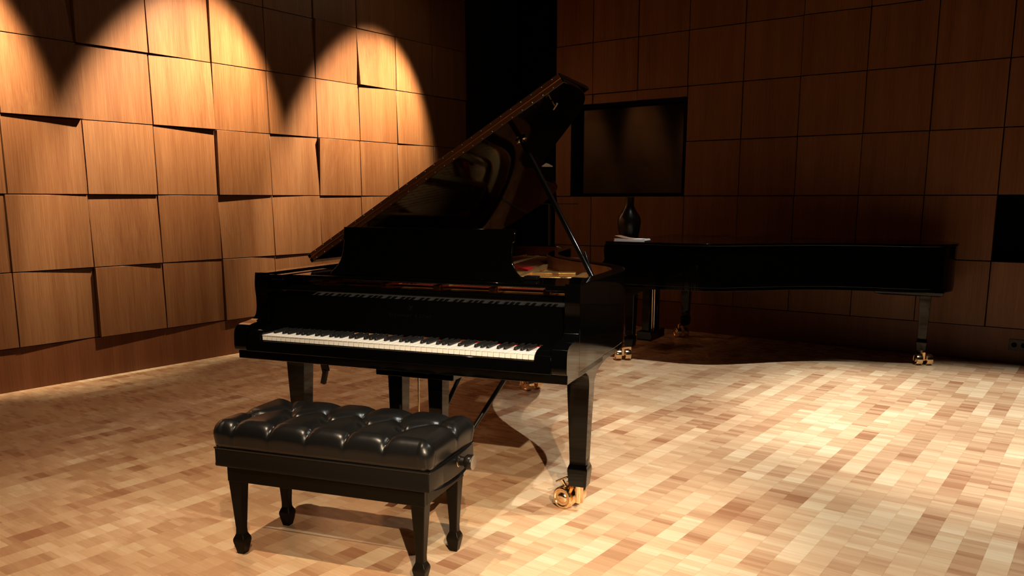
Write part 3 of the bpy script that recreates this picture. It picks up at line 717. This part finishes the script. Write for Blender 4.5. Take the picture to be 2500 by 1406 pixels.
loft(bm, [[(x, -.030 + (z - 1.27)*.32, z) for x, z in c_], [(x, -.0285 + (z - 1.27)*.32, z) for x, z in c_]]); finish('sheet', bm, M['paper'], sh)

# ------------------------------------------------------------------ bench
BT = empty('piano_bench', (-0.611, 2.907, 0), R(-19.64), 'black button-tufted leather piano bench with four legs in front of the keyboard', 'bench')
HX, HY = 0.4275, 0.1925
pitch = 0.152
r1 = [(-0.34 + i*pitch, -0.055) for i in range(5)]; r2 = [(-0.265 + i*pitch, 0.055) for i in range(5)]
segs = []
for i in range(5):
    segs.append((r1[i], r2[i]))
    if i > 0: segs.append((r2[i-1], r1[i]))
    segs.append((r1[i], (r1[i][0] - .006, -0.30))); segs.append((r2[i], (r2[i][0] + .006, 0.30)))
segs.append((r1[0], (-0.60, 0.02))); segs.append((r2[4], (0.60, -0.02)))
segs.append((r2[0], (-0.42, .30))); segs.append((r1[4], (0.40, -.0)))
segs = segs[:-1]
def dseg(p, a, b):
    ax, ay = a; bx, by = b; dx, dy = bx-ax, by-ay
    t_ = max(0, min(1, ((p[0]-ax)*dx + (p[1]-ay)*dy)/(dx*dx+dy*dy))); return math.hypot(p[0]-ax-t_*dx, p[1]-ay-t_*dy)
def top_h(x, y):
    d = min(dseg((x, y), a, b) for a, b in segs)
    q = min(d / 0.056, 1.0); puff = math.sqrt(max(0.0, 1 - (1 - q)**2))
    db = min(math.hypot(x-a, y-b) for a, b in r1 + r2)
    return 0.022 * puff - 0.022 * math.exp(-(db/0.020)**2), d
bm = bmesh.new(); NX, NY = 190, 90; grid = []
ZB = 0.402; EDGE = 0.462
def side_pt(a, b):
    """square (-1..1) domain: inner part = top, outer margin = rolled edge and side wall"""
    m = 0.80
    r = max(abs(a), abs(b))
    return r
for i in range(NX + 1):
    row = []
    a = -1 + 2*i/NX
    for j in range(NY + 1):
        b = -1 + 2*j/NY
        # map to plan with rounded roll: parameter margins in metres
        def ax(v, H, mrg):
            s_ = abs(v); core = H - 0.040
            lim = 0.86 if H > .3 else 0.74
            if s_ <= lim: return math.copysign(core*s_/lim, v), 0.0
            t_ = (s_ - lim)/(1 - lim); return math.copysign(core, v), t_
        x, tx_ = ax(a, HX + .006, 0); y, ty_ = ax(b, HY + .006, 0)
        t_ = max(tx_, ty_)
        Rr = 0.042
        if t_ <= 0.0: z = EDGE + 0.036; ox = oy = 0
        else:
            arc = t_ * (Rr*math.pi/2 + 0.03)
            if arc < Rr*math.pi/2: th = arc/Rr; o_ = Rr*math.sin(th); z = EDGE + 0.036 - Rr*(1 - math.cos(th))
            else: o_ = Rr - (arc - Rr*math.pi/2)*0.18; z = EDGE + 0.036 - Rr - (arc - Rr*math.pi/2)*1.1
            if tx_ > 0 and ty_ > 0:
                l_ = math.hypot(tx_, ty_); ox = o_*tx_/l_*1.12; oy = o_*ty_/l_*1.12
                k_ = max(tx_, ty_)/l_; ox = o_*(tx_/l_)*(1 + .25*k_*(1-abs(tx_-ty_))); oy = o_*(ty_/l_)*(1 + .25*k_*(1-abs(tx_-ty_)))
            else: ox = o_ if tx_ > 0 else 0; oy = o_ if ty_ > 0 else 0
        X = x + math.copysign(ox, a); Y = y + math.copysign(oy, b)
        h, d = top_h(X, Y)
        fade = 1.0 - t_**1.3
        crown = 0.010 * (1 - (X/HX)**2) * (1 - (Y/HY)**2)
        z += h * fade * 1.0 + (crown if t_ <= 0 else 0)
        # pleats pull the rolled edge in
        if t_ > 0:
            pull = 0.007 * math.exp(-(d/0.010)**2) * (1 - t_)
            X *= (1 - pull/HX*(1 if tx_ >= ty_ else 0)); Y *= (1 - pull/HY*(1 if ty_ > tx_ else 0))
        row.append(bm.verts.new((X, Y, z)))
    grid.append(row)
for i in range(NX):
    for j in range(NY): bm.faces.new((grid[i][j], grid[i+1][j], grid[i+1][j+1], grid[i][j+1]))
cz = min(v.co.z for v in bm.verts)
per = [grid[i][0] for i in range(NX+1)] + [grid[NX][j] for j in range(1, NY+1)] + [grid[i][NY] for i in range(NX-1, -1, -1)] + [grid[0][j] for j in range(NY-1, 0, -1)]
bm.faces.new(per)
cush = finish('cushion', bm, M['leather'], BT, smooth=True, ang=80); cush['label'] = 'glossy black button-tufted leather cushion'
# buttons
for (x, y) in r1 + r2:
    bm = bmesh.new(); lathe(bm, [(0.0075, 0), (0.0075, .003), (0.005, .0055), (0.0004, .0065)], 18, Matrix.Translation((x, y, 0.4735)))
    finish('button', bm, M['leather'], cush, smooth=True)
# skirt (leather-covered box) with bowed lower edge at the ends
bm = bmesh.new()
def bow(t): return 0.018*(1 - (2*t-1)**2)
NB = 12; ring_b = []; ring_t = []
pts = [(-HX + 2*HX*i/NB, -HY, 0) for i in range(NB)] + [(HX, -HY + 2*HY*i/NB, bow(i/NB)) for i in range(NB)] + [(HX - 2*HX*i/NB, HY, 0) for i in range(NB)] + [(-HX, HY - 2*HY*i/NB, bow(i/NB)) for i in range(NB)]
def bul(x, y, amt): return (x + math.copysign(amt, x)*(1 if abs(abs(x)-HX) < 1e-6 else 0)*(1-(y/HY)**2), y)
loft(bm, [[(*bul(x, y, .012), .347 - d) for x, y, d in pts], [(*bul(x*1.003, y*1.006, .014), .354 - d) for x, y, d in pts], [(*bul(x, y, .012), .361 - d*.8) for x, y, d in pts], [(*bul(x, y, .012), .414) for x, y, d in pts]])
finish('skirt', bm, M['skirt'], BT, bevel=.002, ang=40)
bm = bmesh.new()
pts2 = [(x*1.002, y*1.004, 0) for x, y, d in pts]
loft(bm, [[(x, y, .412) for x, y, d in pts2], [(x*1.004, y*1.008, .4155) for x, y, d in pts2], [(x, y, .419) for x, y, d in pts2]]); finish('seam_piping', bm, M['leather'], BT, smooth=True)
# apron frame
bm = bmesh.new(); ax_, ay_ = 0.398, 0.168
for a in ((-ax_, ax_, -ay_, -ay_+.02), (-ax_, ax_, ay_-.02, ay_), (-ax_, -ax_+.02, -ay_+.02, ay_-.02), (ax_-.02, ax_, -ay_+.02, ay_-.02)): box(bm, a[0], a[1], a[2], a[3], .285, .360)
finish('apron', bm, M['bench_wood'], BT, bevel=.002)
for sx in (-1, 1):
    for sy in (-1, 1):
        bm = bmesh.new(); rings = []
        for z, h_, ins in ((0, .0145, 0.0), (.010, .0165, 0), (.050, .0245, 0), (.060, .0235, 0), (.078, .0155, 0), (.10, .0150, 0), (.20, .0205, 0), (.285, .0255, 0), (.345, .0270, 0)):
            cx = sx*(0.3685 + (ax_ - .027 - .3685)*(z/.345)); cy = sy*(0.1425 + (ay_ - .027 - .1425)*(z/.345))
            rings.append([(cx-h_, cy-h_, z), (cx+h_, cy-h_, z), (cx+h_, cy+h_, z), (cx-h_, cy+h_, z)])
        loft(bm, rings); finish('leg', bm, M['bench_wood'], BT, bevel=.0025, seg=2, ang=12)
# height knob on the right end
kn = (0.4275 + .012, 0.030, 0.392)
bm = bmesh.new(); mt = Matrix.Translation(kn) @ Matrix.Rotation(R(90), 4, 'Y')
lathe(bm, [(.019, 0), (.020, .002), (.018, .004), (.0165, .006), (.0165, .022), (.024, .028), (.0265, .032), (.0265, .050), (.025, .053), (.022, .0535), (.0215, .051), (.0004, .051)], 40, mt)
kno = finish('height_knob', bm, M['lacquer_soft'], BT, smooth=True, ang=30)
bm = bmesh.new(); lathe(bm, [(.0225, 0), (.0255, .0005), (.026, .003), (.0225, .0032)], 40, mt @ Matrix.Translation((0, 0, .0525))); finish('knob_ring', bm, M['steel'], kno, smooth=True)
bm = bmesh.new(); lathe(bm, [(.021, 0), (.021, .0012), (.0004, .0014)], 40, mt @ Matrix.Translation((0, 0, .0512))); finish('knob_cap', bm, M['brass'], kno, smooth=True)
bm = bmesh.new(); lathe(bm, [(.0205, 0), (.0215, .001), (.0205, .002), (.0185, .002)], 40, mt); finish('collar', bm, M['brass'], kno, smooth=True)
